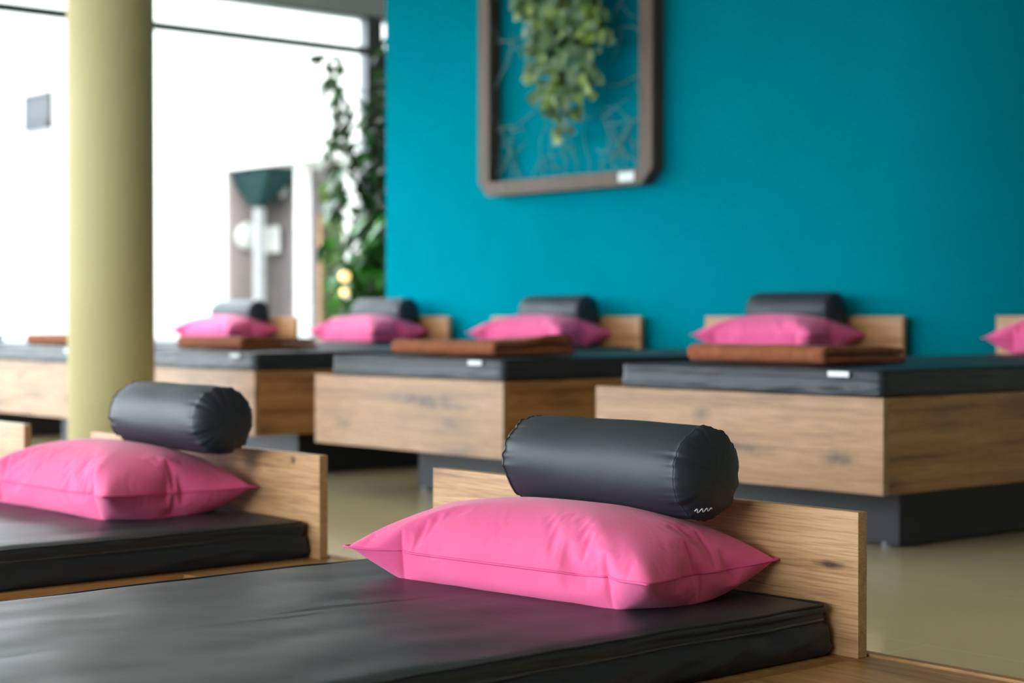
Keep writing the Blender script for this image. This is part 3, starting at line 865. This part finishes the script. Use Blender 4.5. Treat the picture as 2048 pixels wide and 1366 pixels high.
dr = obj('door_frame', add_box(add_box(add_box(box(xd0, xd0 + .08, fy + 1.2, fy + 1.28, -.12, eave), xd1 - .08, xd1, fy + 1.2, fy + 1.28, -.12, eave),
     xd0, xd1, fy + 1.2, fy + 1.28, 1.78, 1.9), xd0, xd1, fy + 1.2, fy + 1.28, eave - .06, eave), M['stucco'], t)
obj('door_jamb', box(xd0 + .08, xd0 + .2, fy + 1.19, fy + 1.27, -.12, 1.78), M['doorwood'], t)
obj('door_pane', box(xd0 + .2, xd1 - .08, fy + 1.23, fy + 1.236, -.1, 1.78), M['glass'], t)
# louvred window on the facade
x0, x1 = px_to(56, fy), px_to(107, fy)
zc = lambda y_img, x_img, yp: CAM_Z + (636 - y_img) / 3500 * (lambda d: yp / (d * math.sin(YAW) + math.cos(YAW)))((x_img - 1024) / 3500)
zt, zb = zc(188, 82, fy), zc(260, 82, fy)
lv = thing('louvred_window', 'small grey louvred window high on the white building', 'window', (0, 0, 0))
obj('window_frame', add_box(add_box(add_box(box(x0, x1, fy - .05, fy - .002, zb, zb + .08), x0, x1, fy - .05, fy - .002, zt - .04, zt), x0, x0 + .05, fy - .05, fy - .002, zb, zt), x1 - .05, x1, fy - .05, fy - .002, zb, zt), M['blind'], lv)
bm = bmesh.new(); n = 9
for k in range(n):
    z = zb + .1 + (zt - zb - .16) * k / n; add_box(bm, x0 + .05, x1 - .05, fy - .045, fy - .012, z, z + .035)
obj('louvre', bm, M['blind'], lv)
add_bx = box(x0 + .04, x1 - .04, fy - .011, fy - .003, zb + .04, zt - .03); obj('backing', add_bx, M['metal'], lv)
# funnel shaped dark green canopy on a white post
xc = px_to(519, fy + .25); t = thing('funnel_canopy', 'dark green funnel shaped canopy on a white post in the porch', 'canopy', (xc, fy + .25, -.12))
bm = bmesh.new(); top = [bm.verts.new((x, y, 2.3)) for x, y in ((-.4, -.2), (.5, -.2), (.5, .2), (-.4, .2))]
bot = [bm.verts.new((x, y, 1.92)) for x, y in ((-.05, -.05), (.05, -.05), (.05, .05), (-.05, .05))]
for k in range(4): bm.faces.new((top[k], top[(k + 1) % 4], bot[(k + 1) % 4], bot[k]))
bm.faces.new(top[::-1]); bm.faces.new(bot); bmesh.ops.recalc_face_normals(bm, faces=bm.faces)
obj('canopy', bm, M['darkgreen'], t); obj('post', box(-.045, .045, -.045, .045, 0, 1.93), M['postgrey'], t)
# round and square white lamps on the porch wall
def disc(label, x_img, y_img, r, yp):
    x = px_to(x_img, yp); z = zc(y_img, x_img, yp); t = thing('round_wall_lamp', label, 'lamp', (x, yp, z))
    bm = bmesh.new(); add_cyl(bm, (0, 0, 0), (0, -.05, 0), r * .5, r * .5, 32); obj('mount', bm, M['stucco'], t)
    bm = bmesh.new(); bmesh.ops.create_uvsphere(bm, u_segments=32, v_segments=16, radius=r)
    for v in bm.verts: v.co.y = v.co.y * .3 - .05
    obj('shade', bm, M['stucco'], t, smooth=True); return t
dl = disc('large round white wall lamp in the porch outside', 484, 474, .15, fy + .23)
dl.location.x = xa + .02; dl.rotation_euler.z = math.radians(90)
disc('small round white lamp beside the funnel canopy outside', 572, 380, .085, fy + .5)
x = px_to(549, fy + .5); z = zc(481, 541, fy + .5)
t = thing('square_wall_sign', 'blank white square sign with rounded corners in the porch', 'sign', (x, fy + .5, z))
obj('panel', box(-.2, .2, -.09, -.05, -.145, .145, bev=.012), M['stucco'], t); obj('mount', box(-.06, .06, -.051, .02, -.05, .05), M['metal'], t)
# bushes added behind the door to stand for the green reflection in its glass
for k, (bx, by, hh, lab) in enumerate(((px_to(640, 12.4), 12.4, 2.5, 'leafy bush added behind the porch door for its green reflection'), (px_to(700, 11.95), 11.95, 2.7, 'taller leafy bush added right of the porch door for its green reflection'))):
    t = thing('reflection_bush', lab, 'bush', (bx, by, -.12)); rnd = random.Random(40 + k); lf = bmesh.new(); st = bmesh.new()
    for q in range(7):
        a = rnd.uniform(0, 6.28); add_tube(st, [(0, 0, 0), (math.cos(a) * .2, math.sin(a) * .2, hh * .4), (math.cos(a) * .45, math.sin(a) * .45, hh * .8)], .02, 6)
    for q in range(1500):
        v = Vector((rnd.gauss(0, 1), rnd.gauss(0, 1), rnd.gauss(0, 1))).normalized() * rnd.uniform(.6, 1) ** .5
        p = Vector((v.x * .62, v.y * .5, hh * .52 + v.z * hh * .48))
        add_leaf(lf, p, (rnd.uniform(-1, 1), rnd.uniform(-1, 1), rnd.uniform(-1, .5)), v + Vector((0, 0, .5)), .16, .09)
    obj('stem', st, M['bark'], t); obj('foliage', lf, M['leaf_out'], t, smooth=True)
